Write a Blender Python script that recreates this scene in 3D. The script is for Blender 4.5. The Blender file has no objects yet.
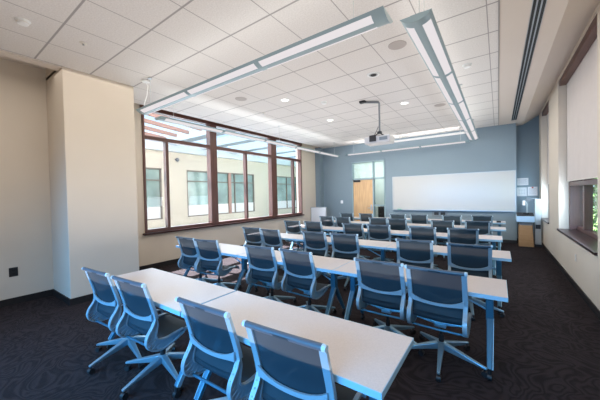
import bpy, bmesh, math, random
from mathutils import Vector, Matrix
random.seed(7)
SC = bpy.context.scene
COL = SC.collection
PI = math.pi
H = 3.6           # ceiling height
CAMZ = 1.6

# ------------------------------------------------------------------ materials
def new_mat(name):
    m = bpy.data.materials.new(name); m.use_nodes = True
    nt = m.node_tree; nt.nodes.clear()
    out = nt.nodes.new('ShaderNodeOutputMaterial')
    return m, nt, out

def principled(name, col, rough=.5, metal=0., spec=.5, noise=0., nscale=20., bump=0., bscale=80., alpha=1., emis=None, estr=0.):
    m, nt, out = new_mat(name)
    b = nt.nodes.new('ShaderNodeBsdfPrincipled')
    b.inputs['Base Color'].default_value = (*col, 1)
    b.inputs['Roughness'].default_value = rough
    b.inputs['Metallic'].default_value = metal
    b.inputs['Specular IOR Level'].default_value = spec
    b.inputs['Alpha'].default_value = alpha
    if emis:
        b.inputs['Emission Color'].default_value = (*emis, 1); b.inputs['Emission Strength'].default_value = estr
    tc = nt.nodes.new('ShaderNodeTexCoord')
    if noise:
        n = nt.nodes.new('ShaderNodeTexNoise'); n.inputs['Scale'].default_value = nscale; n.inputs['Detail'].default_value = 4
        nt.links.new(tc.outputs['Object'], n.inputs['Vector'])
        r = nt.nodes.new('ShaderNodeMapRange'); r.inputs['To Min'].default_value = 1 - noise; r.inputs['To Max'].default_value = 1 + noise
        nt.links.new(n.outputs['Fac'], r.inputs['Value'])
        v = nt.nodes.new('ShaderNodeVectorMath'); v.operation = 'SCALE'; v.inputs[0].default_value = col
        nt.links.new(r.outputs['Result'], v.inputs['Scale']); nt.links.new(v.outputs[0], b.inputs['Base Color'])
    if bump:
        n = nt.nodes.new('ShaderNodeTexNoise'); n.inputs['Scale'].default_value = bscale
        nt.links.new(tc.outputs['Object'], n.inputs['Vector'])
        bp = nt.nodes.new('ShaderNodeBump'); bp.inputs['Strength'].default_value = bump; bp.inputs['Distance'].default_value = .01
        nt.links.new(n.outputs['Fac'], bp.inputs['Height']); nt.links.new(bp.outputs['Normal'], b.inputs['Normal'])
    nt.links.new(b.outputs[0], out.inputs[0])
    return m

def glass_mat(name, tint=(.95, .98, 1.), gloss=.08):
    m, nt, out = new_mat(name)
    t = nt.nodes.new('ShaderNodeBsdfTransparent'); t.inputs[0].default_value = (*tint, 1)
    g = nt.nodes.new('ShaderNodeBsdfGlossy'); g.inputs['Roughness'].default_value = .02
    lw = nt.nodes.new('ShaderNodeLayerWeight'); lw.inputs['Blend'].default_value = .5
    pw = nt.nodes.new('ShaderNodeMath'); pw.operation = 'POWER'; pw.inputs[1].default_value = 4.
    fr = nt.nodes.new('ShaderNodeMath'); fr.operation = 'MULTIPLY_ADD'; fr.inputs[1].default_value = .30; fr.inputs[2].default_value = .015
    nt.links.new(lw.outputs['Facing'], pw.inputs[0]); nt.links.new(pw.outputs[0], fr.inputs[0])
    mx = nt.nodes.new('ShaderNodeMixShader')
    nt.links.new(fr.outputs[0], mx.inputs[0]); nt.links.new(t.outputs[0], mx.inputs[1]); nt.links.new(g.outputs[0], mx.inputs[2])
    nt.links.new(mx.outputs[0], out.inputs[0])
    return m

def emission(name, col, s):
    m, nt, out = new_mat(name)
    e = nt.nodes.new('ShaderNodeEmission'); e.inputs[0].default_value = (*col, 1); e.inputs[1].default_value = s
    nt.links.new(e.outputs[0], out.inputs[0]); return m

def wood(name, c1, c2, scale=3., rough=.4, axis=2, spec=.5):
    m, nt, out = new_mat(name)
    b = nt.nodes.new('ShaderNodeBsdfPrincipled'); b.inputs['Roughness'].default_value = rough; b.inputs['Specular IOR Level'].default_value = spec
    tc = nt.nodes.new('ShaderNodeTexCoord'); mp = nt.nodes.new('ShaderNodeMapping')
    sc = [8, 8, 8]; sc[axis] = .8; mp.inputs['Scale'].default_value = sc
    n = nt.nodes.new('ShaderNodeTexNoise'); n.inputs['Scale'].default_value = scale; n.inputs['Detail'].default_value = 6
    cr = nt.nodes.new('ShaderNodeValToRGB'); cr.color_ramp.elements[0].color = (*c1, 1); cr.color_ramp.elements[1].color = (*c2, 1)
    cr.color_ramp.elements[0].position = .3; cr.color_ramp.elements[1].position = .7
    nt.links.new(tc.outputs['Object'], mp.inputs[0]); nt.links.new(mp.outputs[0], n.inputs['Vector'])
    nt.links.new(n.outputs['Fac'], cr.inputs[0]); nt.links.new(cr.outputs[0], b.inputs['Base Color']); nt.links.new(b.outputs[0], out.inputs[0])
    return m

def carpet_mat():
    m, nt, out = new_mat('carpet')
    b = nt.nodes.new('ShaderNodeBsdfPrincipled'); b.inputs['Roughness'].default_value = .95; b.inputs['Specular IOR Level'].default_value = .1
    tc = nt.nodes.new('ShaderNodeTexCoord')
    n = nt.nodes.new('ShaderNodeTexNoise'); n.inputs['Scale'].default_value = 1.9; n.inputs['Detail'].default_value = 2.0; n.inputs['Distortion'].default_value = 1.6
    nt.links.new(tc.outputs['Object'], n.inputs['Vector'])
    mu = nt.nodes.new('ShaderNodeMath'); mu.operation = 'MULTIPLY'; mu.inputs[1].default_value = 75.
    si = nt.nodes.new('ShaderNodeMath'); si.operation = 'SINE'
    nt.links.new(n.outputs['Fac'], mu.inputs[0]); nt.links.new(mu.outputs[0], si.inputs[0])
    cr = nt.nodes.new('ShaderNodeValToRGB')
    e = cr.color_ramp.elements; e[0].position = .0; e[0].color = (.0165, .0125, .0135, 1); e[1].position = .45; e[1].color = (.0235, .018, .0195, 1)
    e2 = cr.color_ramp.elements.new(1.); e2.color = (.030, .0235, .025, 1)
    mr = nt.nodes.new('ShaderNodeMapRange'); mr.inputs['From Min'].default_value = -1; mr.inputs['From Max'].default_value = 1
    nt.links.new(si.outputs[0], mr.inputs['Value']); nt.links.new(mr.outputs[0], cr.inputs[0]); nt.links.new(cr.outputs[0], b.inputs['Base Color'])
    f = nt.nodes.new('ShaderNodeTexNoise'); f.inputs['Scale'].default_value = 260
    nt.links.new(tc.outputs['Object'], f.inputs['Vector'])
    bp = nt.nodes.new('ShaderNodeBump'); bp.inputs['Strength'].default_value = .5; bp.inputs['Distance'].default_value = .01
    nt.links.new(f.outputs['Fac'], bp.inputs['Height']); nt.links.new(bp.outputs[0], b.inputs['Normal'])
    nt.links.new(b.outputs[0], out.inputs[0])
    return m

def ceiling_mat(x0=-.09, y0=1.06, p=.65):
    m, nt, out = new_mat('ceiling_tiles')
    b = nt.nodes.new('ShaderNodeBsdfPrincipled'); b.inputs['Roughness'].default_value = .9; b.inputs['Specular IOR Level'].default_value = .1
    tc = nt.nodes.new('ShaderNodeTexCoord'); sp = nt.nodes.new('ShaderNodeSeparateXYZ'); nt.links.new(tc.outputs['Object'], sp.inputs[0])
    def line(sock, off, w):
        a = nt.nodes.new('ShaderNodeMath'); a.operation = 'SUBTRACT'; a.inputs[1].default_value = off - p * 40 + p / 2
        nt.links.new(sock, a.inputs[0])
        d = nt.nodes.new('ShaderNodeMath'); d.operation = 'DIVIDE'; d.inputs[1].default_value = p; nt.links.new(a.outputs[0], d.inputs[0])
        fr = nt.nodes.new('ShaderNodeMath'); fr.operation = 'FRACT'; nt.links.new(d.outputs[0], fr.inputs[0])
        s = nt.nodes.new('ShaderNodeMath'); s.operation = 'SUBTRACT'; s.inputs[1].default_value = .5; nt.links.new(fr.outputs[0], s.inputs[0])
        ab = nt.nodes.new('ShaderNodeMath'); ab.operation = 'ABSOLUTE'; nt.links.new(s.outputs[0], ab.inputs[0])
        mr = nt.nodes.new('ShaderNodeMapRange'); mr.interpolation_type = 'SMOOTHSTEP'
        mr.inputs['From Min'].default_value = w * .6 / p; mr.inputs['From Max'].default_value = w * 1.2 / p
        mr.inputs['To Min'].default_value = 1; mr.inputs['To Max'].default_value = 0
        nt.links.new(ab.outputs[0], mr.inputs['Value']); return mr.outputs[0]
    lx = line(sp.outputs['X'], x0, .006); ly = line(sp.outputs['Y'], y0, .012)
    mx = nt.nodes.new('ShaderNodeMath'); mx.operation = 'MAXIMUM'; nt.links.new(lx, mx.inputs[0]); nt.links.new(ly, mx.inputs[1])
    n = nt.nodes.new('ShaderNodeTexNoise'); n.inputs['Scale'].default_value = 60; n.inputs['Detail'].default_value = 5; nt.links.new(tc.outputs['Object'], n.inputs['Vector'])
    cr = nt.nodes.new('ShaderNodeValToRGB'); cr.color_ramp.elements[0].position = .3; cr.color_ramp.elements[1].position = .7
    cr.color_ramp.elements[0].color = (.60, .565, .54, 1); cr.color_ramp.elements[1].color = (.70, .67, .645, 1)
    nt.links.new(n.outputs['Fac'], cr.inputs[0])
    mc = nt.nodes.new('ShaderNodeMix'); mc.data_type = 'RGBA'
    nt.links.new(mx.outputs[0], mc.inputs[0]); nt.links.new(cr.outputs[0], mc.inputs[6]); mc.inputs[7].default_value = (.33, .31, .305, 1)
    nt.links.new(mc.outputs[2], b.inputs['Base Color']); nt.links.new(b.outputs[0], out.inputs[0])
    return m

def mesh_fabric(name, col, alpha):
    m, nt, out = new_mat(name)
    b = nt.nodes.new('ShaderNodeBsdfPrincipled'); b.inputs['Base Color'].default_value = (*col, 1); b.inputs['Roughness'].default_value = .6
    b.inputs['Specular IOR Level'].default_value = .3
    t = nt.nodes.new('ShaderNodeBsdfTransparent'); mx = nt.nodes.new('ShaderNodeMixShader'); mx.inputs[0].default_value = alpha
    nt.links.new(t.outputs[0], mx.inputs[1]); nt.links.new(b.outputs[0], mx.inputs[2]); nt.links.new(mx.outputs[0], out.inputs[0])
    return m

M = dict(
    carpet=carpet_mat(), ceiling=ceiling_mat(),
    cream=principled('cream_paint', (.64, .565, .475), .8, noise=.04, nscale=2),
    soffit=principled('soffit_paint', (.62, .55, .49), .85, noise=.03, nscale=2),
    blue=principled('blue_paint', (.20, .26, .30), .75, noise=.04, nscale=2),
    base=principled('black_rubber_base', (.012, .011, .012), .5, noise=.1),
    brown=wood('dark_wood', (.070, .027, .020), (.125, .050, .038), rough=.35, axis=1),
    brownv=wood('dark_wood_upright', (.070, .027, .020), (.125, .050, .038), rough=.35, axis=2),
    sill=wood('glossy_sill_wood', (.030, .014, .014), (.055, .026, .024), rough=.3, axis=1, spec=.2),
    doorwood=wood('maple_door', (.52, .31, .15), (.66, .42, .21), rough=.4, axis=2),
    carton=wood('cardboard', (.36, .21, .10), (.42, .25, .125), rough=.8, axis=0),
    laminate=principled('table_laminate', (.50, .455, .445), .4, noise=.16, nscale=140, spec=.4),
    edge=principled('sky_tinted_edge_band', (.30, .50, .64), .35),  # blue cast of the skylight put into the base colour
    leg=principled('blue_metal', (.045, .15, .23), .35, metal=.3),
    leglight=principled('pale_blue_metal', (.28, .48, .62), .35, metal=.4),
    frame=principled('sky_tinted_chair_frame', (.25, .35, .42), .35, metal=.15),  # silver frame, with the blue sky light mixed into its colour
    rib=principled('chair_rib', (.17, .30, .40), .45),
    fabric=mesh_fabric('slate_mesh', (.017, .034, .047), .93),
    rail=principled('dark_rail', (.045, .075, .105), .45),
    cap=principled('pale_cap', (.42, .55, .62), .4),
    black=principled('black_plastic', (.012, .012, .014), .5),
    basemetal=principled('brushed_base', (.25, .40, .50), .3, metal=.6),
    white=principled('white_enamel', (.80, .80, .82), .25),
    whitematte=principled('white_matte', (.75, .75, .74), .6),
    board=principled('whiteboard_surface', (.49, .48, .46), .22, spec=.5),
    alu=principled('aluminium', (.45, .47, .48), .35, metal=.8),
    housing=principled('pendant_housing', (.26, .35, .38), .4, metal=.1),
    diffuser=emission('pendant_diffuser', (1.0, .94, .96), .82),
    lampface=emission('can_light_face', (1., .97, .92), 3.),
    shade=principled('roller_shade_fabric', (.62, .56, .53), .9, noise=.05, nscale=6),
    glass=glass_mat('window_glass'),
    greenglass=principled('tinted_glass', (.26, .38, .36), .08, spec=.8, noise=.75, nscale=1.1),
    extwall=principled('courtyard_render', (.66, .64, .55), .9, noise=.04),
    extwhite=principled('courtyard_white_panel', (.80, .84, .86), .6),
    redbeam=principled('red_brown_beam', (.42, .27, .23), .6),
    bluebeam=principled('pale_blue_beam', (.36, .50, .60), .6),
    plant=principled('leaf_green', (.10, .22, .05), .7, noise=.3, nscale=3),
    bark=principled('bark', (.12, .08, .05), .9),
    concrete=principled('courtyard_paving', (.07, .07, .075), .9, noise=.1),
    grass=principled('lawn_green', (.12, .22, .05), .9, noise=.3),
    polegrey=principled('pole_grey', (.16, .17, .18), .4),
    slot=principled('black_slot', (.006, .006, .007), .6),
    grey=principled('grey_plate', (.17, .20, .23), .6),
    paper=principled('paper', (.66, .66, .68), .8, noise=.06, nscale=30),
    ink=principled('grey_ink', (.3, .33, .38), .8),
    red=principled('red_clip', (.5, .08, .06), .5),
    greenr=principled('green_eraser', (.06, .30, .20), .6),
    outletw=principled('outlet_white', (.66, .62, .56), .5),
    corridor=principled('corridor_wall', (.52, .58, .54), .8, noise=.15, nscale=1.5),
)

# ------------------------------------------------------------------ mesh helpers
class MB:
    def __init__(s): s.v = []; s.f = []
    def raw(s, vs, fs):
        o = len(s.v); s.v += [tuple(v) for v in vs]; s.f += [tuple(i + o for i in f) for f in fs]; return s
    def box(s, x0, x1, y0, y1, z0, z1):
        return s.raw([(x0,y0,z0),(x1,y0,z0),(x1,y1,z0),(x0,y1,z0),(x0,y0,z1),(x1,y0,z1),(x1,y1,z1),(x0,y1,z1)],
                     [(3,2,1,0),(4,5,6,7),(0,1,5,4),(1,2,6,5),(2,3,7,6),(3,0,4,7)])
    def bar(s, a, b, w, h, w2=None, h2=None, up=(0,0,1)):
        a = Vector(a); b = Vector(b); d = (b - a).normalized(); u = Vector(up)
        r = d.cross(u)
        if r.length < 1e-4: r = d.cross(Vector((0,1,0)))
        r.normalize(); u = r.cross(d); w2 = w if w2 is None else w2; h2 = h if h2 is None else h2
        vs = []
        for p, ww, hh in ((a, w, h), (b, w2, h2)):
            for sx, sz in ((-1,-1),(1,-1),(1,1),(-1,1)): vs.append(p + r * sx * ww / 2 + u * sz * hh / 2)
        return s.raw(vs, [(3,2,1,0),(4,5,6,7),(0,1,5,4),(1,2,6,5),(2,3,7,6),(3,0,4,7)])
    def tube(s, pts, rad, n=10, cap=True):
        pts = [Vector(p) for p in pts]; rr = rad if isinstance(rad, (list, tuple)) else [rad] * len(pts)
        o = len(s.v); prev = None
        for i, p in enumerate(pts):
            d = (pts[min(i+1, len(pts)-1)] - pts[max(i-1, 0)]).normalized()
            if prev is None:
                a = d.cross(Vector((0,0,1)))
                if a.length < 1e-3: a = d.cross(Vector((0,1,0)))
            else: a = prev - d * prev.dot(d)
            a.normalize(); prev = a; b = d.cross(a)
            for k in range(n):
                t = 2 * PI * k / n; s.v.append(tuple(p + (a * math.cos(t) + b * math.sin(t)) * rr[i]))
        for i in range(len(pts) - 1):
            for k in range(n):
                s.f.append((o+i*n+k, o+i*n+(k+1)%n, o+(i+1)*n+(k+1)%n, o+(i+1)*n+k))
        if cap:
            s.f.append(tuple(o + k for k in reversed(range(n)))); s.f.append(tuple(o + (len(pts)-1)*n + k for k in range(n)))
        return s
    def lathe(s, prof, c=(0,0,0), n=20):
        o = len(s.v); m = len(prof)
        for r, z in prof:
            for k in range(n):
                t = 2*PI*k/n; s.v.append((c[0]+r*math.cos(t), c[1]+r*math.sin(t), c[2]+z))
        for i in range(m-1):
            for k in range(n): s.f.append((o+i*n+k, o+i*n+(k+1)%n, o+(i+1)*n+(k+1)%n, o+(i+1)*n+k))
        s.f.append(tuple(o+k for k in reversed(range(n)))); s.f.append(tuple(o+(m-1)*n+k for k in range(n)))
        return s
    def ribbon(s, pts, x0, x1, th):
        """closed strip following (y,z) points, from x0 to x1, thickness th (value or list)"""
        n = len(pts); th = th if isinstance(th, (list, tuple)) else [th]*n; vs = []
        for i, (y, z) in enumerate(pts):
            a = pts[max(i-1,0)]; b = pts[min(i+1,n-1)]; dy, dz = b[0]-a[0], b[1]-a[1]; L = math.hypot(dy, dz); ny, nz = -dz/L, dy/L
            t = th[i]/2
            vs += [(x0, y+ny*t, z+nz*t), (x1, y+ny*t, z+nz*t), (x1, y-ny*t, z-nz*t), (x0, y-ny*t, z-nz*t)]
        fs = []
        for i in range(n-1):
            for k in range(4): fs.append((4*i+k, 4*i+(k+1)%4, 4*i+4+(k+1)%4, 4*i+4+k))
        fs += [(3,2,1,0), (4*n-4, 4*n-3, 4*n-2, 4*n-1)]
        return s.raw(vs, fs)
    def build(s, name, mat, parent=None, smooth=False, bevel=0, loc=None):
        me = bpy.data.meshes.new(name); me.from_pydata(s.v, [], s.f)
        bm = bmesh.new(); bm.from_mesh(me); bmesh.ops.recalc_face_normals(bm, faces=bm.faces); bm.to_mesh(me); bm.free()
        me.materials.append(mat)
        if smooth:
            for p in me.polygons: p.use_smooth = True
            try: me.set_sharp_from_angle(angle=math.radians(40))
            except Exception: pass
        o = bpy.data.objects.new(name, me); COL.objects.link(o)
        if parent: o.parent = parent
        if loc: o.location = loc
        if bevel:
            b = o.modifiers.new('Bevel', 'BEVEL'); b.width = bevel; b.segments = 2; b.limit_method = 'ANGLE'; b.angle_limit = math.radians(40)
        return o

def tag(o, label, cat, group=None, kind=None):
    o['label'] = label; o['category'] = cat
    if group: o['group'] = group
    if kind: o['kind'] = kind
    return o
def empty(name, loc=(0,0,0), rz=0):
    o = bpy.data.objects.new(name, None); COL.objects.link(o); o.location = loc; o.rotation_euler = (0,0,rz); o.empty_display_size = .1
    return o
def thing(name, label, cat, loc=(0,0,0), rz=0, group=None):
    return tag(empty(name, loc, rz), label, cat, group)
def structure(o): o['kind'] = 'structure'; return o
def copy_tree(o, parent=None):
    c = o.copy(); COL.objects.link(c)
    if parent: c.parent = parent
    for ch in [x for x in list(COL.objects) if x.parent == o]: copy_tree(ch, c)
    return c

# ------------------------------------------------------------------ camera
yaw, pitch, roll = math.radians(35.578), math.radians(-1.036), math.radians(-1.252)
cam = bpy.data.cameras.new('camera'); cam.sensor_width = 36; cam.lens = 277.6*36/600; cam.clip_start = .05; cam.clip_end = 300
co = bpy.data.objects.new('camera', cam); COL.objects.link(co)
co.matrix_world = Matrix.Translation((0,0,CAMZ)) @ Matrix.Rotation(yaw,4,'Z') @ Matrix.Rotation(PI/2+pitch,4,'X') @ Matrix.Rotation(roll,4,'Z')
SC.camera = co

# ------------------------------------------------------------------ room shell
XL, XR, YF, YB = -6.45, 1.0, 10.5, -3.0
XA = -6.15                 # alcove wall left of the column
structure(MB().box(-6.9, 1.6, YB-.2, 11.2, -.12, 0).build('floor', M['carpet']))
SL = .82                   # sill height
# left window wall (window from Y 3.0 to 9.15)
WY0, WY1, WZ1 = 3.02, 9.15, 3.72
w = MB().box(XL-.25, XL, 2.0, WY0, 0, 4.0).box(XL-.25, XL, WY1, 11.2, 0, 4.0).box(XL-.25, XL, WY0, WY1, 0, SL-.02).box(XL-.25, XL, WY0, WY1, WZ1, 4.0)
structure(w.build('wall_left', M['cream']))
structure(MB().box(XA-.25, XA, YB-.2, 1.36, 0, 4.2).build('wall_left_rear', M['cream']))
structure(MB().box(-6.4, -5.29, 1.36, 2.36, 0, 4.2).build('column', M['cream'], bevel=.008))
structure(MB().box(XA, XR, YB-.2, YB, 0, 4.2).build('wall_rear', M['cream']))
# front wall with openings for door, sidelight and transom
DX0, DX1, DX2 = -4.87, -3.98, -3.5
w = MB()
w.box(XL, DX0, YF, YF+.2, 0, 4.0).box(DX2, .44, YF, YF+.2, 0, 4.0).box(DX0, DX2, YF, YF+.2, 2.88, 4.0)
w.box(.24, .44, YF+.2, 10.95, 0, 4.0)
structure(w.build('wall_front', M['blue']))
structure(MB().box(.44, XR, 10.95, 11.15, 0, 4.0).build('wall_front_recess', M['blue']))
structure(MB().box(XL, XL+.24, 10.2, YF, 0, 3.6).build('pilaster', M['blue']))
# right wall with two windows
R1 = (4.95, 7.69); R2 = (9.0, 10.48); RZ1 = 3.80; RS = .80
w = MB()
for a, b in ((YB-.2, R1[0]), (R1[1], R2[0]), (R2[1], 11.2)): w.box(XR, XR+.18, a, b, 0, 4.0)
for a, b in (R1, R2): w.box(XR, XR+.18, a, b, 0, RS-.04).box(XR, XR+.18, a, b, RZ1, 4.0)
structure(w.build('wall_right', M['cream']))
# ceiling: tiled plane, left strip beyond, plaster band at right, sloped cove
structure(MB().box(-5.3, .02, YB, 1.36, H, H+.04).box(-6.18, .02, 1.36, 10.7, H, H+.04).build('ceiling', M['ceiling']))
c = MB().box(.02, .62, YB, 11.1, H-.005, H+.04)
c.raw([(.62,YB,H-.005),(.62,11.1,H-.005),(1.2,11.1,H+.36),(1.2,YB,H+.36)], [(0,1,2,3)])
c.box(-6.3, -5.48, YB, 1.36, H+.18, H+.22); c.box(-5.48, -5.3, YB, 1.36, H-.02, H+.04).box(-6.7, 1.6, YB-.2, 11.3, 4.0, 4.06)
structure(c.build('ceiling_soffit', M['soffit']))
structure(MB().box(.012, .026, YB, YF, H-.012, H).build('trim_1', principled('seam', (.30,.28,.27), .7)))
# linear slot air vent
t = thing('slot_vent', 'long black linear slot air vent running along the plaster ceiling near the right windows', 'vent', (.37, YB, H-.006))
MB().box(-.062, .062, 0, 13.0, -.004, .003).build('frame', M['alu'], t)
for k in (-1, 0, 1): MB().box(k*.042-.013, k*.042+.013, .02, 12.98, -.008, .001).build('slot', M['slot'], t)
# baseboards
B = .1
structure(MB().box(XL, XL+.015, 2.36, 10.2, 0, B).build('baseboard_left', M['base']))
structure(MB().box(XA, XA+.015, YB, 1.345, 0, B).box(XA, -5.275, 1.345, 1.36, 0, B).box(-5.29, -5.275, 1.36, 2.36, 0, B).build('baseboard_left_rear', M['base']))
structure(MB().box(XR-.015, XR, YB, 10.95, 0, B).build('baseboard_right', M['base']))
structure(MB().box(XL+.24, DX0-.06, YF-.015, YF, 0, B).box(DX2+.06, .44, YF-.015, YF, 0, B).box(.44, XR, 10.935, 10.95, 0, B).build('baseboard_front', M['base']))

# ------------------------------------------------------------------ left windows (one band, framed in dark wood)
def frame_bars(name, n, x, ylo, yhi, bars, panes):
    t = empty(name); t['kind'] = 'structure'
    for nm, bx in bars: MB().box(*bx).build(nm, M['brown'] if abs(bx[3]-bx[2]) > abs(bx[5]-bx[4]) else M['brownv'], t, bevel=.004)
    for p in panes: MB().box(*p).build('pane', M['glass'], t)
    return t
fx0, fx1 = XL-.14, XL+.03
TR = (2.93, 3.02)
posts = [(WY0, WY0+.05), (4.80, 5.02), (7.32, 7.6), (WY1-.06, WY1)]
thin = [3.55, 6.12, 8.6]
for i in range(3):
    a = posts[i][0]; b = posts[i+1][1] if i == 2 else posts[i+1][0]
    bars = [('jamb', (fx0, fx1, posts[i][0], posts[i][1], SL, WZ1))]
    if i == 2: bars.append(('jamb', (fx0, fx1, posts[3][0], posts[3][1], SL, WZ1)))
    ya, yb = posts[i][1], posts[i+1][0]
    bars += [('top_rail', (fx0+.02, fx1-.015, ya, yb, WZ1-.07, WZ1)), ('bottom_rail', (fx0+.02, fx1-.015, ya, yb, SL, SL+.075)),
             ('transom_bar', (fx0+.02, fx1-.01, ya, yb, *TR)), ('mullion', (fx0+.03, fx1-.02, thin[i], thin[i]+.07, SL+.075, TR[0]))]
    xg = XL-.06
    panes = [(xg, xg+.008, ya, yb, TR[1], WZ1-.07), (xg, xg+.008, ya, thin[i], SL+.075, TR[0]), (xg, xg+.008, thin[i]+.07, yb, SL+.075, TR[0])]
    frame_bars('window_%d' % (i+1), i, XL, a, b, bars, panes)
structure(MB().box(XL-.2, XL+.09, WY0-.05, WY1+.03, SL-.045, SL).build('trim_2', M['sill'], bevel=.006))
structure(MB().box(XL-.1, XL+.05, WY0-.03, WY1+.03, H-.02, H+.15).build('trim_3', M['brown']))

# ------------------------------------------------------------------ right windows with roller shades
for i, (a, b) in enumerate((R1, R2)):
    t = empty('window_%d' % (4+i)); t['kind'] = 'structure'
    X0, X1 = XR+.15, XR+.34
    def fb(nm, *bx): MB().box(*bx).build(nm, M['brownv'], t, bevel=.004)
    fb('jamb', X0, X1, b-.10, b, RS, RZ1); fb('jamb', X0, X1, a, a+.08, RS, RZ1)
    fb('top_rail', X0, X1, a+.08, b-.10, 1.66, 1.74); fb('top_rail', X0+.1, X1, a+.08, b-.10, RZ1-.06, RZ1)
    fb('bottom_rail', X0+.10, X1, a+.08, b-.10, RS, RS+.07)
    for my in ([a+.9, a+1.95] if i == 0 else [a+.75]): fb('mullion', X0+.08, X1, my, my+.10, RS+.07, RZ1-.06)
    MB().box(X1-.05, X1-.045, a+.08, b-.1, RS+.07, RZ1-.06).build('pane', M['glass'], t)
    structure(MB().box(XR-.03, XR+.34, a, b, RS-.04, RS).build('trim_%d' % (4+2*i), M['sill'], bevel=.006))
    structure(MB().box(XR+.02, XR+.12, a, b, RZ1-.11, RZ1+.08).build('trim_%d' % (5+2*i), M['brown']))
    # shade cloths
    cuts = [(a+.03, b-.28), (b-.27, b-.02)] if i == 0 else [(a+.03, b-.02)]
    for k, (s0, s1) in enumerate(cuts):
        lab = ['wide off-white roller shade lowered over the larger window in the right wall',
               'narrow off-white roller shade beside the wide one in the right wall window',
               'off-white roller shade in the small window beside the front lectern'][i*2+k]
        sh = thing('roller_shade', lab, 'roller shade', (XR+.13, s0, RZ1), group='roller shades of the right wall')
        L = s1-s0; mb = MB(); n = 24; zt, zb = -.04, 1.76-RZ1
        for j in range(n+1):
            y = L*j/n; x = .004*math.sin(j*1.3); mb.v += [(x, y, zt), (x, y, zb)]
        for j in range(n): mb.f.append((2*j, 2*j+2, 2*j+3, 2*j+1))
        mb.build('cloth', M['shade'], sh, smooth=True)
        MB().tube([(0, 0, zb), (0, L, zb)], .012, 8).build('hem_bar', M['outletw'], sh)
        MB().tube([(.0, 0, -.03), (.0, L, -.03)], .028, 10).build('roller', M['outletw'], sh)

# ------------------------------------------------------------------ door with sidelight and transom
d = empty('door_1'); d['kind'] = 'structure'
fr = MB()
ft = .05
for x in (DX0, DX1-.02, DX2-ft): fr.box(x, x+ft, YF-.03, YF+.12, 0, 2.88 if x != DX1-.02 else 2.88)
fr.box(DX0, DX2, YF-.03, YF+.12, 2.83, 2.88).box(DX0, DX2, YF-.03, YF+.12, 2.15, 2.22).box(DX1, DX2, YF-.03, YF+.12, 0, .10).box(DX1, DX2, YF-.02, YF+.1, 1.10, 1.16)
fr.build('door_frame', M['housing'], d, bevel=.004)
lf = MB().box(DX0+ft, DX1-.02, YF+.0, YF+.045, .01, 2.15).build('door_leaf', M['doorwood'], d)
hd = MB().box(DX1-.12, DX1-.06, YF-.012, YF, .93, 1.16).tube([(DX1-.09, YF-.01, 1.03), (DX1-.09, YF-.06, 1.03), (DX1-.22, YF-.06, 1.03)], .011, 8).build('door_handle', M['alu'], lf, smooth=True)
MB().box(DX0+.08, DX0+.36, YF-.05, YF, 2.07, 2.14).bar((DX0+.3, YF-.06, 2.11), (DX0+.12, YF-.2, 2.15), .03, .015).build('door_closer', M['black'], lf)
MB().box(DX0+ft, DX2-ft, YF+.03, YF+.036, 2.22, 2.83).build('transom_pane', M['glass'], d)
MB().box(DX1+.03, DX2-ft, YF+.03, YF+.036, .1, 2.15).build('sidelight_pane', M['glass'], d)
# corridor behind the door
structure(MB().box(-6.4, -1.5, 12.6, 12.7, 0, 3.3).box(-6.4, -6.3, 10.7, 12.6, 0, 3.3).box(-1.6, -1.5, 10.7, 12.6, 0, 3.3).build('wall_corridor', M['corridor']))
structure(MB().box(-6.4, -1.5, 10.7, 12.7, 3.3, 3.36).build('ceiling_corridor', M['whitematte']))
structure(MB().box(-6.4, -1.5, 11.2, 12.7, -.1, 0).build('floor_corridor', M['carpet']))
t = thing('wall_cabinet', 'dark cabinet standing in the corridor seen through the door sidelight', 'cabinet', (-3.95, 12.35, 0))
MB().box(-.45, .45, -.2, .2, 0, 1.0).build('body', M['black'], t, bevel=.01)
MB().box(-.43, -.01, -.215, -.2, .05, .96).build('door', M['base'], t); MB().box(.01, .43, -.215, -.2, .05, .96).build('door', M['base'], t)

# ------------------------------------------------------------------ whiteboard
t = thing('whiteboard', 'long white marker board in thin metal frame on the blue front wall', 'whiteboard', (-1.40, YF, 1.575))
MB().box(-1.80, 1.80, -.022, -.002, -.59, .60).build('board_panel', M['board'], t)
f = MB().box(-1.83, 1.83, -.032, -.001, .60, .625).box(-1.83, 1.83, -.032, -.001, -.615, -.59).box(-1.83, -1.80, -.032, -.001, -.59, .60).box(1.80, 1.83, -.032, -.001, -.59, .60)
f.build('frame', M['alu'], t)
MB().box(-1.80, 1.80, -.09, -.03, -.615, -.60).bar((-1.8, -.09, -.60), (1.8, -.09, -.60), .008, .02).build('pen_tray', M['alu'], t)
e = tag(MB().box(-.07, .07, -.025, .025, 0, .035).build('board_eraser', M['greenr'], bevel=.006), 'small green eraser lying on the pen tray of the whiteboard', 'eraser'); e.location = (-2.97, YF-.06, .976)

# plate under the board
t = thing('wall_plate', 'grey rectangular connection plate on the blue wall below the whiteboard', 'wall plate', (-1.64, YF, .86))
MB().box(-.24, .24, -.02, 0, -.11, .11).build('cover', M['grey'], t, bevel=.004)
MB().box(-.17, -.03, -.024, -.02, -.05, .05).box(.03, .17, -.024, -.02, -.05, .05).build('socket', M['black'], t)
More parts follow.
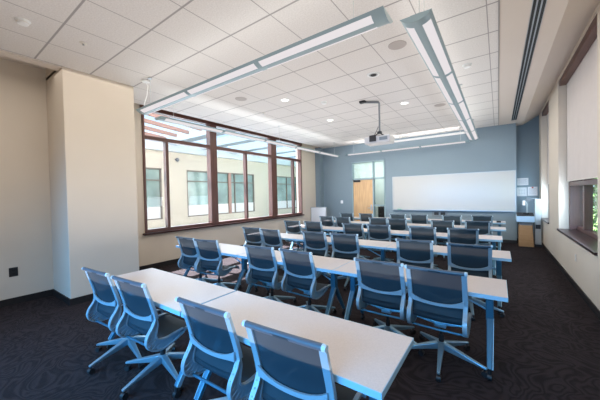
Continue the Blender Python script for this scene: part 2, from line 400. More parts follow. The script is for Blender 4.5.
# switch, outlets
def plate(label, loc, rz, m1, m2, cat='outlet', w=.075, h=.12):
    t = thing('light_switch' if cat == 'light switch' else 'wall_outlet', label, cat, loc, rz)
    MB().box(-w/2, w/2, -.008, 0, -h/2, h/2).build('cover_plate', m1, t, bevel=.003)
    if cat == 'light switch': MB().bar((0, -.012, -.03), (0, -.016, .03), .03, .012).build('rocker', m2, t)
    else:
        for s in (-1, 1): MB().box(-.018, .018, -.011, -.008, s*.028-.015, s*.028+.015).build('socket', m2, t)
plate('black electrical outlet low on the beige wall left of the column', (XA, .89, .50), PI/2, M['black'], M['slot'], w=.10, h=.14)
plate('cream electrical outlet low on the right wall under the window', (XR, 6.15, .5), -PI/2, M['outletw'], M['whitematte'])
plate('white light switch on blue wall beside the wooden door', (-5.35, YF, 1.27), 0, M['white'], M['whitematte'], 'light switch', .11, .13)
# papers on recess wall
for (x, z, ww, hh, lab) in ((.61, 1.86, .27, .22, 'landscape white notice sheet pinned above two other sheets beside the whiteboard'),
                            (.585, 1.55, .24, .27, 'white floor plan sheet pinned closest to the whiteboard edge'),
                            (.84, 1.56, .23, .27, 'white notice sheet with red clip pinned close to the right wall')):
    t = thing('notice_sheet', lab, 'notice', (x, 10.95, z), group='sheets pinned on the front wall')
    MB().box(-ww/2, ww/2, -.006, 0, -hh/2, hh/2).build('sheet', M['paper'], t)
    k = MB()
    if 'floor plan' in lab:
        for q in (-.06, .0, .06): k.box(q-.002, q+.002, -.0075, -.006, -.08, .08)
        for q in (-.05, .05): k.box(-.08, .08, -.0075, -.006, q-.002, q+.002)
    else:
        for q in range(5): k.box(-ww*.36, ww*(.36-.1*(q % 2)), -.0075, -.006, hh*(.28-.13*q)-.003, hh*(.28-.13*q)+.003)
    k.build('print', M['ink'], t)
    if 'red clip' in lab: MB().box(-.02, .02, -.016, -.006, .09, .13).build('clip', M['red'], t)

# ------------------------------------------------------------------ pendant lights
def pendant(name_label, p0, p1, n, cables, UP=2., Z=3.10):
    """half-moon suspended luminaire from p0 to p1 (x,y), n lens sections"""
    p0 = Vector((*p0, 0)); p1 = Vector((*p1, 0)); L = (p1-p0).length; ang = math.atan2((p1-p0).y, (p1-p0).x)
    t = thing('pendant_light', name_label, 'pendant light', (p0.x, p0.y, Z), ang, 'suspended linear lights')
    W, D = .125, .055
    R = (W*W + D*D)/(2*D)
    def arc(u, off=0): return (u, -(math.sqrt(max((R+off)**2-u*u, 0)) - (R-D)))
    N = 14
    us = [-W + 2*W*k/N for k in range(N+1)]
    mb = MB(); o = len(mb.v)
    for x in (0, L):
        for u in us: mb.v.append((x, *arc(u)))
    for k in range(N): mb.f.append((k, k+1, N+1+k+1, N+1+k))
    mb.f.append((0, N, 2*N+1, N+1))
    mb.build('housing', M['housing'], t, smooth=True)
    for x0, x1 in ((-.012, 0.0), (L, L+.012)):
        mb = MB(); n1 = len(us)
        for x in (x0, x1):
            for u in us: mb.v.append((x, *arc(u*1.03, .004)))
        mb.f += [tuple(range(n1)), tuple(n1+k for k in reversed(range(n1)))]
        for k in range(n1-1): mb.f.append((k, n1+k, n1+k+1, k+1))
        mb.f.append((0, n1-1, 2*n1-1, n1))
        mb.build('end_cap', M['housing'], t)
    sec = (L-.12)/n
    for i in range(n):
        xa = .09+i*sec+.0; xb = xa+sec-.07
        for ua, ub in ((-W+.022, -.034), (.034, W-.022)):
            mb = MB(); K = 6
            for x in (xa, xb):
                for k in range(K+1): mb.v.append((x, *arc(ua+(ub-ua)*k/K, .0025)))
            for k in range(K): mb.f.append((k, k+1, K+1+k+1, K+1+k))
            mb.build('lens', M['diffuser'], t, smooth=True)
    MB().box(.02, L-.02, -.05, .05, .0, .02).build('top_tray', M['housing'], t)
    for cx in cables:
        mb = MB().tube([(cx, 0, .02), (cx, 0, H-Z-.02)], .004, 6).lathe([(.03, -.015), (.03, -.003), (.01, 0)], (cx, 0, H-Z), 12)
        mb.build('cable', M['alu'], t)
    # real up-light lamp riding on top of the luminaire
    la = bpy.data.lights.new('uplight', 'AREA'); la.shape = 'RECTANGLE'; la.size = L-.2; la.size_y = .12; la.energy = UP*L; la.color = (1, .95, .92)
    lo = bpy.data.objects.new('uplight', la); COL.objects.link(lo); lo.parent = t; lo.location = (L/2, 0, .035); lo.rotation_euler = (PI, 0, 0)
    return t
pa = pendant('suspended half-round light bar crossing the room closest to the rear', (-4.95, 2.36), (-.75, 2.36), 3, (.25, 3.9), 1.2)
MB().tube([(.08, .0, .50), (.07, .05, .42), (.09, .02, .25), (.03, .0, .12), (.02, 0, .02)], .006, 8).build('power_cord', M['whitematte'], pa, smooth=True)
MB().lathe([(.06, .47), (.06, .495), (.04, .5)], (.10, 0, 0), 16).build('canopy', M['whitematte'], pa)
pendant('suspended light bar running lengthwise beside the courtyard windows', (-5.12, 2.70), (-5.12, 9.75), 5, (.3, 3.5, 6.8), 1.2)
t = thing('ceiling_light', 'slim linear light on short stems above the whiteboard-end suspended light bar', 'ceiling light', (-1.85, 9.86, 3.42))
MB().box(-1.1, 1.1, -.04, .04, -.05, 0).build('housing', M['whitematte'], t, bevel=.004)
MB().box(-1.08, 1.08, -.032, .032, -.056, -.05).build('lens', M['diffuser'], t)
for q in (-.9, .9): MB().tube([(q, 0, 0), (q, 0, H-3.42)], .01, 8).build('stem', M['alu'], t)
pendant('suspended light bar parallel to the front wall above the whiteboard end', (-4.85, 10.02), (-.72, 10.02), 3, (.3, 3.9), 4.5, 3.16)
pendant('suspended light bar running lengthwise beside the slot vent, end cap facing the rear', (-.56, 2.52), (-.56, 9.35), 5, (.15, .35, 3.5, 6.6), 1.2)

# ------------------------------------------------------------------ ceiling fittings
def disc(name, label, cat, x, y, r, prof, mat, face=None, fr=None, group=None):
    t = thing(name, label, cat, (x, y, H), group=group)
    MB().lathe([(rr, zz) for rr, zz in prof], n=24).build('trim_ring', mat, t, smooth=True)
    if face: MB().lathe([(fr, prof[0][1]-.003), (fr*.98, prof[0][1]-.0015)], n=24).build('face', face, t)
for x, y, on, lab in ((-3.63, 4.61, 1, 'lit round recessed ceiling downlight nearest the courtyard windows'), (-3.67, 6.61, 1, 'lit round recessed ceiling downlight midway to the front wall on window side'),
                  (-1.69, 6.45, 1, 'lit round recessed ceiling downlight right of the projector pole'), (-1.70, 4.58, 0, 'unlit adjustable recessed spotlight with chrome reflector above the projector')):
    disc('recessed_downlight', lab, 'downlight', x, y, .1, [(.07, -.006), (.10, -.008), (.105, 0)], M['whitematte'], M['lampface'] if on else M['alu'], .072, group='recessed ceiling lights')
    if not on:
        o = MB().lathe([(.02, -.012), (.045, -.016), (.05, -.009)], (x, y, H), 16).build('reflector', M['black']); o.parent = [q for q in COL.objects if q.get('label') == lab][0]; o.matrix_parent_inverse = Matrix.Translation((-x, -y, -H))
for x, y, lab in ((-1.1, 3.88, 'round beige ceiling speaker left of the lengthwise light bar'), (-4.29, 3.99, 'round beige ceiling speaker over the courtyard window side'), (-1.08, 7.13, 'round beige ceiling speaker farthest toward the whiteboard')):
    disc('ceiling_speaker', lab, 'speaker', x, y, .1, [(.09, -.008), (.115, -.006), (.12, 0)], principled('speaker_grille', (.42, .38, .36), .8), None, group='ceiling speakers')
for x, y, lab in ((-3.06, 5.25, 'white smoke detector between two lit downlights'), (-.39, 5.17, 'small white smoke detector right of the lengthwise light bar'), (-4.28, .77, 'white smoke detector on ceiling left of the column top')):
    t = thing('smoke_detector', lab, 'smoke detector', (x, y, H), group='ceiling detectors')
    MB().lathe([(.02, -.045), (.045, -.04), (.06, -.012), (.07, 0)], n=20).build('dome', M['whitematte'], t, smooth=True)
    MB().lathe([(.052, -.028), (.055, -.022)], n=20).build('vent_ring', M['outletw'], t)
for x, y, lab in ((-4.30, 1.33, 'small round sprinkler cover on ceiling near the column'), (-4.61, 5.0, 'small round sprinkler cover above the window-side light bar'), (-2.76, 9.6, 'small sprinkler cover on ceiling near the projector and front wall')):
    t = thing('sprinkler_head', lab, 'sprinkler', (x, y, H), group='sprinklers')
    MB().lathe([(.03, -.010), (.04, -.006), (.042, .004)], n=16).build('escutcheon', M['outletw'], t)
    MB().lathe([(.012, -.03), (.014, -.028), (.006, -.010)], n=10).build('nozzle', M['alu'], t)

# ------------------------------------------------------------------ projector
t = thing('ceiling_projector', 'light grey video projector hanging on a pole from the ceiling', 'projector', (-2.09, 5.95, 2.84))
MB().box(-.29, .27, -.17, .17, -.17, -.02).build('body', principled('projector_shell', (.50, .49, .50), .4), t, bevel=.02)
MB().tube([(-.07, .165, -.085), (-.07, .22, -.085)], [.05, .045], 16).build('lens', M['black'], t)
MB().box(.05, .22, -.175, -.168, -.12, -.05).build('vent_grille', M['grey'], t)
br = MB().box(-.11, .09, -.09, .07, -.02, .0).bar((-.11,-.05,.0),(.0,0,.08),.02,.02).bar((.09,.05,.0),(.0,0,.08),.02,.02).bar((.09,-.05,.0),(.0,0,.08),.02,.02).box(-.04,.04,-.04,.04,.05,.10).box(-.16, -.02, -.20, -.17, -.13, .0)
br.build('mount_bracket', M['black'], t)
MB().tube([(0,0,.08),(0,0,.70),(0,0,.715),(-.02,-.015,.73),(-.28,-.22,.73)], .021, 12).build('pole', M['polegrey'], t, smooth=True)
MB().box(-.35, -.22, -.27, -.17, .715, .76).build('ceiling_plate', M['black'], t, bevel=.01)
MB().tube([(-.02,-.17,-.08),(-.05,-.21,-.02),(-.03,-.10,.1),(-.02,-.03,.2)], .006, 6).build('cable', M['black'], t)

# ------------------------------------------------------------------ tables
def make_table(L):
    t = empty('training_table')
    MB().box(-L/2+.003, L/2-.003, .004, .556, .70, .733).build('tabletop', M['laminate'], t, bevel=.002)
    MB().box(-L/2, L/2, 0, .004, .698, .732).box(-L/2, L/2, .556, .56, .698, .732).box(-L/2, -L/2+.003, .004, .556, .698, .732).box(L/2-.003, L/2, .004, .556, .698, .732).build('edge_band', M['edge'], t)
    MB().box(-L/2+.10, L/2-.10, .19, .23, .66, .70).box(-L/2+.10, L/2-.10, .33, .37, .66, .70).build('under_frame', M['leg'], t)
    for s in (-1, 1):
        x = s*(L/2-.13)
        mb = MB()
        mb.bar((x, .04, .685), (x, .52, .685), .045, .03)
        lg = mb.ribbon([(.28+.0, .69), (.28, .42)], x-.030, x+.030, .075)
        lg = mb.bar((x, .265, .44), (x, .03, .085), .052, .045, .038, .032, up=(0,1,0)).bar((x, .295, .44), (x, .53, .085), .052, .045, .038, .032, up=(0,1,0))
        l = mb.build('leg', M['leg'], t, bevel=.006)
        MB().bar((x+s*.029, .262, .44), (x+s*.024, .035, .09), .006, .034, up=(0,1,0)).build('leg_insert', M['leglight'], l)
        for y in (.03, .53):
            MB().tube([(x, y, .10), (x, y, .05)], .016, 8).tube([(x-.016, y, .027), (x+.016, y, .027)], .027, 14).build('caster', M['black'], l, smooth=True)
        MB().tube([(s*(L/2-.13), .28, .50), (s*(L/2-.52), .28, .675)], .009, 8).build('brace', M['leglight'], t)
    return t
TY = [1.16, 2.77, 4.38, 5.98, 7.6, 9.2]
RN = ['rearmost row', 'second row from the rear', 'third row from the rear', 'third row from the whiteboard', 'second row from the whiteboard', 'row closest to the whiteboard']
tabs = {1: [(-2.75, 1.545), (-1.19, 1.545)]}
for r in range(2, 7): tabs[r] = [(-3.93, 1.615), (-2.31, 1.605), (-.70, 1.605)]
POSN = {2: ['column end', 'aisle end'], 3: ['courtyard window end', 'middle', 'aisle end']}
protos = {}
for r in range(1, 7):
    for i, (cx, L) in enumerate(tabs[r]):
        if L not in protos: protos[L] = make_table(L); o = protos[L]
        else: o = copy_tree(protos[L])
        o.location = (cx + [0, -.045, .025, -.05, .03, .05][r-1], TY[r-1], 0)
        tag(o, 'pale laminate table, %s, %s' % (POSN[len(tabs[r])][i], RN[r-1]), 'table', 'rows of training tables')

# ------------------------------------------------------------------ chairs
def smooth_path(pts, n=4):
    out = []
    P = [pts[0]] + list(pts) + [pts[-1]]
    for i in range(1, len(P)-2):
        for k in range(n):
            t = k/n; a, b, c, d = P[i-1], P[i], P[i+1], P[i+2]
            out.append(tuple(.5*((2*b[j])+(-a[j]+c[j])*t+(2*a[j]-5*b[j]+4*c[j]-d[j])*t*t+(-a[j]+3*b[j]-3*c[j]+d[j])*t**3) for j in (0, 1)))
    out.append(pts[-1]); return out
def lerp_path(path, f):
    L = [0]
    for i in range(1, len(path)): L.append(L[-1]+math.hypot(path[i][0]-path[i-1][0], path[i][1]-path[i-1][1]))
    s = f*L[-1]
    for i in range(1, len(path)):
        if L[i] >= s:
            u = (s-L[i-1])/(L[i]-L[i-1]); return tuple(path[i-1][j]+(path[i][j]-path[i-1][j])*u for j in (0, 1))
    return path[-1]
def make_chair():
    t = empty('mesh_chair')
    W = .244
    up = [(-.275, .922), (-.25, .842), (-.222, .755), (-.200, .68), (-.188, .62)]
    inner = smooth_path([(-.186, .62), (-.178, .57), (-.188, .52), (-.195, .475), (-.17, .442), (-.11, .428), (-.04, .432), (.06, .440)])
    outer = smooth_path([(-.192, .62), (-.220, .56), (-.262, .50), (-.272, .44), (-.240, .385), (-.16, .355), (-.06, .368), (.06, .412)])
    front = smooth_path([(.06, .425), (.13, .432), (.19, .425), (.225, .40), (.235, .37)])
    back_all = smooth_path(up) + inner[1:] + front[1:]
    for s in (-1, 1):
        x0, x1 = sorted((s*(W), s*(W-.040)))
        mb = MB()
        upp = smooth_path(up); th = [.016+.012*min(i/len(upp), 1) for i in range(len(upp))]
        mb.ribbon(upp, x0, x1, th)
        mb.ribbon(inner, x0+.006, x1-.006, .010)
        mb.ribbon(outer, x0+.003, x1-.003, .011)
        mb.ribbon(front, x0+.008, x1-.006, [.020-.010*i/len(front) for i in range(len(front))])
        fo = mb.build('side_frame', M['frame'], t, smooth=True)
        rb = MB()
        for k in range(13):
            f = .10+.80*k/12; a = lerp_path(inner, f); b = lerp_path(outer, f)
            rb.bar(((x0+x1)/2, *a), ((x0+x1)/2, *b), .026, .006, up=(1, 0, 0))
        r_ = rb.build('ribs', M['rib'], fo)
    # mesh sling: back and seat
    Wi = W-.036
    def sling(path, name):
        mb = MB(); n = 8
        for i, (y, z) in enumerate(path):
            for k in range(n+1):
                u = -1+2*k/n; sag = .022*(1-u*u)
                a = path[max(i-1,0)]; b = path[min(i+1,len(path)-1)]; dy, dz = b[0]-a[0], b[1]-a[1]; L = math.hypot(dy, dz)
                ny, nz = dz/L, -dy/L
                mb.v.append((Wi*u, y+ny*sag if z > .5 else y, z+(nz*sag if z > .5 else -sag*.6)))
        for i in range(len(path)-1):
            for k in range(n): mb.f.append((i*(n+1)+k, i*(n+1)+k+1, (i+1)*(n+1)+k+1, (i+1)*(n+1)+k))
        return mb.build(name, M['fabric'], t, smooth=True)
    cut = len(smooth_path(up))+8
    sling(back_all[:cut+1], 'backrest'); sling(back_all[cut:], 'seat')
    # top rail
    MB().tube([(-W+.012, -.283, .920), (-W*.5, -.278, .915), (0, -.276, .913), (W*.5, -.278, .915), (W-.012, -.283, .920)], .0175, 10).build('top_rail', M['rail'], t, smooth=True)
    for s in (-1, 1): MB().tube([(s*(W-.014), -.283, .920), (s*(W+.006), -.284, .920)], [.0185, .016], 10).build('end_cap', M['cap'], t, smooth=True)
    # lumbar arc
    mb = MB(); n = 14; vs = []
    for k in range(n+1):
        u = -1+2*k/n; x = (W-.03)*u; z = .602+.034*abs(u)**2.4; y = -.202-.020*(1-u*u)-.012*abs(u)**3; hh = .012+.018*abs(u)**4
        vs += [(x, y-.006, z-hh), (x, y+.006, z-hh), (x, y+.006, z+hh), (x, y-.006, z+hh)]
    fs = []
    for k in range(n):
        for q in range(4): fs.append((4*k+q, 4*k+(q+1)%4, 4*k+4+(q+1)%4, 4*k+4+q))
    fs += [(3,2,1,0), (4*n, 4*n+1, 4*n+2, 4*n+3)]
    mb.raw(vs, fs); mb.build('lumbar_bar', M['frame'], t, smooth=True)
    # lower rear rail and seat support
    MB().tube([(-W+.02, -.20, .372), (0, -.19, .362), (W-.02, -.20, .372)], .010, 8).build('rear_rail', M['leg'], t, smooth=True)
    MB().bar((-W+.03, -.01, .375), (0, .0, .35), .05, .014, .07, .03).bar((W-.03, -.01, .375), (0, .0, .35), .05, .014, .07, .03).bar((0, -.06, .345), (0, .08, .345), .10, .035).build('seat_bracket', M['leglight'], t, bevel=.004)
    MB().lathe([(.024, .13), (.024, .24), (.016, .241), (.016, .345)], n=14).build('gas_column', M['black'], t, smooth=True)
    MB().lathe([(.035, .10), (.042, .115), (.042, .165), (.03, .175)], n=16).build('hub', M['basemetal'], t, smooth=True)
    for k in range(5):
        a = math.radians(-90+72*k+6); c, s_ = math.cos(a), math.sin(a)
        mb = MB().bar((c*.03, s_*.03, .138), (c*.375, s_*.375, .072), .052, .062, .026, .018)
        b_ = mb.build('base_arm', M['basemetal'], t, bevel=.006)
        cx, cy = c*.36, s_*.36
        px_, py_ = -s_, c
        MB().tube([(cx, cy, .07), (cx, cy, .04)], .010, 8).tube([(cx-px_*.018, cy-py_*.018, .026), (cx+px_*.018, cy+py_*.018, .026)], .026, 14).build('caster', M['black'], b_, smooth=True)
    return t
CH = {1: [(-3.10, 0.99, 4), (-2.49, 1.02, 4), (-1.51, 1.03, 2), (-.87, 1.035, 3)],
 2: [(-4.28, 2.65, 2), (-3.74, 2.66, 10), (-2.61, 2.67, 5), (-2.01, 2.68, -2), (-0.98, 2.67, 0), (-0.46, 2.63, -1)],
 3: [(-4.28, 4.18, 6), (-3.69, 4.10, 1), (-2.73, 4.21, 2), (-2.13, 4.22, 6), (-0.98, 4.12, 6), (-0.31, 4.08, 3)],
 4: [(-4.39, 5.75, 4), (-3.78, 5.80, 5), (-2.68, 5.75, 3), (-2.09, 5.76, 6), (-1.21, 5.72, 2), (-0.53, 5.76, 6)],
 5: [(-4.29, 7.34, -3), (-3.71, 7.28, -2), (-2.67, 7.35, 7), (-2.15, 7.30, 7), (-1.08, 7.22, 4), (-0.39, 7.35, 4)],
 6: [(-4.34, 8.85, 6), (-3.62, 8.83, -2), (-2.57, 8.80, 1), (-1.95, 8.82, 2), (-1.08, 8.85, 3), (-0.37, 8.95, 1)]}
ORD6 = ['first chair from the courtyard windows', 'second chair from the courtyard windows', 'third chair from the courtyard windows',
        'third chair from the aisle', 'second chair from the aisle', 'chair at the aisle end']
ORD4 = ['first chair from the column', 'second chair from the column', 'third chair from the column', 'chair at the aisle end']
proto = make_chair(); first = True
for r in CH:
    for i, (x, y, a) in enumerate(CH[r]):
        o = proto if first else copy_tree(proto); first = False
        a = math.radians(a)
        o.rotation_euler = (0, 0, a)
        o.location = (x - .28*math.sin(a), y + .28*math.cos(a), 0)
        tag(o, 'slate mesh swivel chair, %s, %s' % ((ORD4 if r == 1 else ORD6)[i], RN[r-1]), 'chair', 'mesh swivel chairs at the tables')

# ------------------------------------------------------------------ small things on the tables
def gadget(x, y, label, s=1.):
    t = thing('power_box', label, 'power box', (x, y, .7335))
    MB().box(-.05*s, .05*s, -.035, .035, 0, .045).build('housing', M['black'], t, bevel=.006)
    MB().tube([(.05*s, 0, .015), (.09, .03, .006), (.14, .02, .006), (.17, .07, .006)], .004, 6).build('cord', M['black'], t)
gadget(.0, 9.28, 'small black box with short cord at the aisle end of the front table')
gadget(-2.74, 9.40, 'small black box with short cord lying between chairs on the front row')
t = thing('crumpled_bag', 'small crumpled grey and white bag lying on the third table row', 'bag', (-2.98, 4.95-.35, .7335))
mb = MB(); n, m_ = 12, 6
for i in range(m_+1):
    for k in range(n):
        th = PI/2*i/m_; rr = math.cos(th)*(1+random.uniform(-.18, .18)); mb.v.append((.10*rr*math.cos(2*PI*k/n), .06*rr*math.sin(2*PI*k/n), max(0, .05*math.sin(th)*(1+random.uniform(-.2, .2)))))
for i in range(m_):
    for k in range(n): mb.f.append((i*n+k, i*n+(k+1)%n, (i+1)*n+(k+1)%n, (i+1)*n+k))
mb.build('pouch', M['whitematte'], t, smooth=False); MB().tube([(-.06, 0, .04), (-.02, .02, .065), (.04, .0, .055), (.07, -.03, .02)], .008, 6).build('strap', M['black'], t)

# ------------------------------------------------------------------ front: mobile board, lectern, cabinet
t = thing('mobile_board', 'white freestanding panel board standing in the front corner by the windows', 'panel board', (-6.06, 9.78, 0))
MB().box(-.36, .36, -.015, .015, .25, 1.06).build('panel', M['white'], t, bevel=.006)
MB().box(-.375, .375, -.022, .022, 1.06, 1.085).box(-.375, -.36, -.02, .02, .25, 1.06).box(.36, .375, -.02, .02, .25, 1.06).build('frame', M['alu'], t)
for s in (-1, 1): MB().bar((s*.34, 0, .25), (s*.34, 0, .04), .03, .03).bar((s*.34, -.2, .03), (s*.34, .2, .03), .03, .03).build('leg', M['alu'], t)

t = thing('lectern', 'small media lectern with wood-tone pedestal and white slanted top by the front right corner', 'lectern', (.61, 10.2, 0), math.radians(0))
MB().raw([(-.15,-.16,0),(.19,-.16,0),(.22,.2,0),(-.15,.2,0),(-.14,-.16,.60),(.15,-.16,.60),(.18,.2,.60),(-.14,.2,.60)], [(3,2,1,0),(4,5,6,7),(0,1,5,4),(1,2,6,5),(2,3,7,6),(3,0,4,7)]).build('pedestal', M['carton'], t, bevel=.005)
MB().box(-.12, .15, -.12, .18, .60, .70).build('neck', M['grey'], t)
MB().raw([(-.20,-.20,.70),(.20,-.20,.70),(.20,.22,.74),(-.20,.22,.74),(-.20,-.20,.86),(.20,-.20,.86),(.20,.22,.92),(-.20,.22,.92)], [(3,2,1,0),(4,5,6,7),(0,1,5,4),(1,2,6,5),(2,3,7,6),(3,0,4,7)]).build('top_box', principled('pale_blue_enamel', (.42, .60, .78), .35), t, bevel=.008)
MB().raw([(-.19,-.19,.865),(.19,-.19,.865),(.19,.21,.925),(-.19,.21,.925),(-.19,-.19,.885),(.19,-.19,.885),(.19,.21,.945),(-.19,.21,.945)], [(3,2,1,0),(4,5,6,7),(0,1,5,4),(1,2,6,5),(2,3,7,6),(3,0,4,7)]).build('keyboard_tray', M['black'], t)
t = thing('document_camera', 'white document camera with curved arm standing on the lectern top', 'document camera', (.64, 10.22, .92))
MB().box(-.07, .07, -.05, .05, .0, .03).build('base', M['black'], t, bevel=.004)
MB().tube([(.02, 0, .03), (.02, 0, .28), (.0, 0, .34), (-.04, 0, .37)], .008, 8).build('arm', M['alu'], t, smooth=True)
MB().box(-.08, -.02, -.03, .03, .24, .38).build('camera_head', M['white'], t, bevel=.01)
t = thing('equipment_rack', 'tall slim grey equipment stand beside the lectern against the right wall', 'equipment stand', (.90, 10.3, 0))
MB().box(-.07, .07, -.09, .09, .06, 1.34).build('cabinet_body', principled('rack_grey', (.40, .42, .42), .5), t, bevel=.008)
MB().box(-.08, .08, -.12, .12, 0, .06).build('foot', M['black'], t)
MB().box(-.055, .055, -.096, -.09, .50, .62).build('front_panel', M['black'], t)
MB().bar((.0, -.05, 1.34), (-.20, -.09, 1.36), .03, .025).box(-.26, -.16, -.13, -.05, 1.28, 1.38).build('swing_arm', M['grey'], t)

# ------------------------------------------------------------------ courtyard outside left
structure(MB().box(-14, XL-.25, -6, 24, -.15, -.05).build('ground_courtyard', M['concrete']))
XO = -12.0
WZ0e, WZ1e, TOPE = .67, 2.90, 3.66
wins = [(3.4, 6.4), (7.6, 12.07), (13.6, 18.6)]
w = MB()
ys = [-6] + [v for a in wins for v in a] + [23]
for i in range(0, len(ys), 2): w.box(XO-.3, XO, ys[i], ys[i+1], -.05, TOPE)
for a, b in wins: w.box(XO-.3, XO, a, b, -.05, WZ0e).box(XO-.3, XO, a, b, WZ1e, TOPE)
w.box(XO-.3, XL-.25, 22.8, 23, -.05, 6)
structure(w.build('wall_courtyard', M['extwall']))
for i, (a, b) in enumerate(wins):
    t = empty('window_%d' % (6+i)); t['kind'] = 'structure'
    n = 3 if b-a > 4 else 2
    f = MB()
    for k in range(n+1):
        y = a+(b-a-.06)*k/n; f.box(XO-.12, XO-.02, y, y+.06, WZ0e, WZ1e)
    f.box(XO-.12, XO-.02, a, b, WZ1e-.06, WZ1e).box(XO-.12, XO-.02, a, b, WZ0e, WZ0e+.05).box(XO-.12, XO-.02, a, b, 2.35, 2.40)
    f.build('frame', principled('aged_bronze', (.20, .19, .17), .5), t)
    MB().box(XO-.10, XO-.09, a, b, WZ0e, WZ1e).build('pane', M['greenglass'], t)
    MB().box(XO-.085, XO-.07, a+.06, b-.06, WZ0e+.05, 1.22).build('lower_panel', M['extwhite'], t)
    MB().box(XO-.06, XO+.0, a+(b-a)*.56, a+(b-a)*.56+.18, WZ0e, WZ1e).build('wood_post', M['redbeam'], t)
# open roof: red-brown rafters, then pale blue beams
for k in range(6):
    y0 = 4.6-.0; x = -11.6+k*.85
    structure(MB().bar((x, -1.0, 4.75), (x, 6.4, 4.15), .10, .12).build('roof_rafter', M['redbeam']))
for k in range(9):
    y = 6.5+k*1.75
    structure(MB().box(XO, XL-.3, y, y+.45, 3.95+.0, 4.3).build('roof_beam', M['bluebeam']))
structure(MB().box(XO-.1, XO+.25, -3, 22.8, TOPE, 4.25).build('roof_edge', principled('pale_fascia', (.62, .72, .78), .7)))
# security lamp on courtyard wall
t = thing('wall_lamp', 'small round fixture high on the pale courtyard wall outside the window', 'lamp', (XO, 7.05, 3.35))
MB().tube([(0,0,0),(.12,0,0)], .03, 8).build('arm', M['grey'], t); MB().lathe([(.02,-.12),(.08,-.08),(.09,.0),(.03,.05)], (.17,0,0), 14).build('globe', M['grey'], t, smooth=True)

# ------------------------------------------------------------------ outside right: lawn and trees
structure(MB().box(1.6, 30, -10, 40, -.6, -.5).build('ground_lawn', M['grass']))
def tree(x, y, h, r, label, n=2600):
    t = thing('garden_tree', label, 'tree', (x, y, -.5), group='trees outside the right windows')
    MB().tube([(0,0,0), (.05,.02,h*.35), (0,0,h*.7)], [.12, .09, .04], 8).build('trunk', M['bark'], t, smooth=True)
    mb = MB()
    for i in range(n):
        while True:
            p = Vector((random.uniform(-1,1), random.uniform(-1,1), random.uniform(-1,1)))
            if .35 < p.length < 1: break
        c = Vector((p.x*r, p.y*r, h*.55+p.z*h*.48)); s = random.uniform(.06, .14)
        a = Vector((random.uniform(-1,1), random.uniform(-1,1), random.uniform(-1,1))).normalized(); b = a.orthogonal().normalized()
        mb.raw([c-a*s, c+b*s*.5, c+a*s, c-b*s*.5], [(0,1,2,3)])
    mb.build('foliage', M['plant'], t)
tree(2.9, 12.0, 4.5, 1.2, 'leafy green tree seen through the larger right window')
tree(4.2, 16.5, 5.5, 2.0, 'leafy green tree farther behind, seen through the right window')

# ------------------------------------------------------------------ light
wd = bpy.data.worlds.new('world'); SC.world = wd; wd.use_nodes = True
nt = wd.node_tree; nt.nodes.clear()
out = nt.nodes.new('ShaderNodeOutputWorld'); bg = nt.nodes.new('ShaderNodeBackground')
tc = nt.nodes.new('ShaderNodeTexCoord'); n = nt.nodes.new('ShaderNodeTexNoise'); n.inputs['Scale'].default_value = 2.2; n.inputs['Detail'].default_value = 5
cr = nt.nodes.new('ShaderNodeValToRGB'); cr.color_ramp.elements[0].position = .38; cr.color_ramp.elements[0].color = (.42, .66, .92, 1)
cr.color_ramp.elements[1].position = .6; cr.color_ramp.elements[1].color = (.92, .96, 1, 1)
nt.links.new(tc.outputs['Generated'], n.inputs['Vector']); nt.links.new(n.outputs['Fac'], cr.inputs[0]); nt.links.new(cr.outputs[0], bg.inputs[0])
bg.inputs[1].default_value = 1.45; nt.links.new(bg.outputs[0], out.inputs[0])

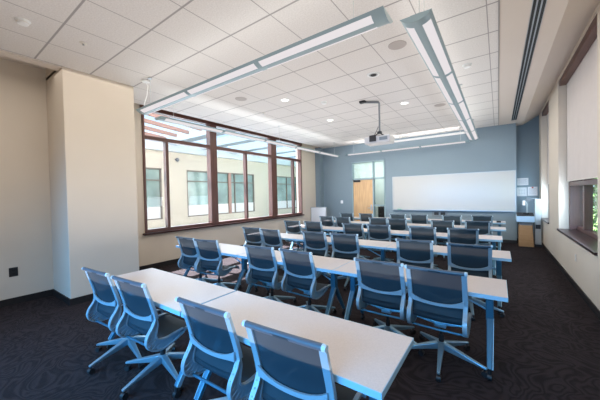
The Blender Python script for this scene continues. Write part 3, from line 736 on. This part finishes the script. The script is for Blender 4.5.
def area(name, loc, rot, sx, sy, e, col, spread=None):
    la = bpy.data.lights.new(name, 'AREA'); la.shape = 'RECTANGLE'; la.size = sx; la.size_y = sy; la.energy = e; la.color = col
    if spread: la.spread = spread
    o = bpy.data.objects.new(name, la); COL.objects.link(o); o.location = loc; o.rotation_euler = rot; return o
su = bpy.data.lights.new('sun', 'SUN'); su.energy = 60; su.angle = .01; su.color = (1, .95, .97)
so = bpy.data.objects.new('sun', su); COL.objects.link(so)
so.rotation_euler = Vector((1.0, .12, -1.38)).to_track_quat('-Z', 'Y').to_euler()
# daylight entering at the window planes
area('daylight_left', (XL-.3, 6.1, 2.2), (0, math.radians(-90), 0), 2.6, 6.0, 170, (.78, .90, 1))
area('daylight_right', (XR+.12, 6.4, 1.42), (0, math.radians(90), 0), .5, 2.3, 36, (.80, .88, 1))
o = area('reveal_fill', (XR+.2, 6.9, 1.25), (0, 0, 0), .3, .8, 5, (.55, .78, 1), math.radians(110)); o.rotation_euler = Vector((-.25, 1, 0)).to_track_quat('-Z', 'Y').to_euler()  # added lamps, here and next, angled to brighten the window reveals
o = area('reveal_fill', (XR+.2, 9.9, 1.25), (0, 0, 0), .3, .8, 5, (.55, .78, 1), math.radians(110)); o.rotation_euler = Vector((-.25, 1, 0)).to_track_quat('-Z', 'Y').to_euler()
area('daylight_right_far', (XR+.12, 9.75, 1.42), (0, math.radians(90), 0), .5, 1.3, 14, (.62, .82, 1))
# added blue fill lamp behind the camera; the rear wall has no windows
area('rear_blue_fill', (-2.2, -1.6, 1.5), (math.radians(66), 0, 0), 5.0, 1.2, 140, (.10, .48, 1), math.radians(95))
area('room_fill', (-2.6, 4.2, 3.56), (0, 0, 0), 6.2, 11.5, 215, (1, .93, .85))
area('ceiling_upfill', (-2.6, 4.0, .8), (PI, 0, 0), 4.0, 10, 140, (1, .92, .87))  # added upward lamp above the tabletops, stands in for bounced light
area('front_fill', (-2.6, 7.6, 3.5), (math.radians(52), 0, 0), 6.0, .6, 50, (1, .95, .88), math.radians(80))  # added lamp without a fixture, brightens the front wall
area('corridor_light', (-4.2, 11.7, 3.2), (0, 0, 0), 3, 1, 90, (.95, 1, .95))

SC.view_settings.view_transform = 'Standard'
SC.view_settings.exposure = 0
SC.cycles.use_denoising = True
SC.cycles.max_bounces = 8
SC.cycles.transparent_max_bounces = 16
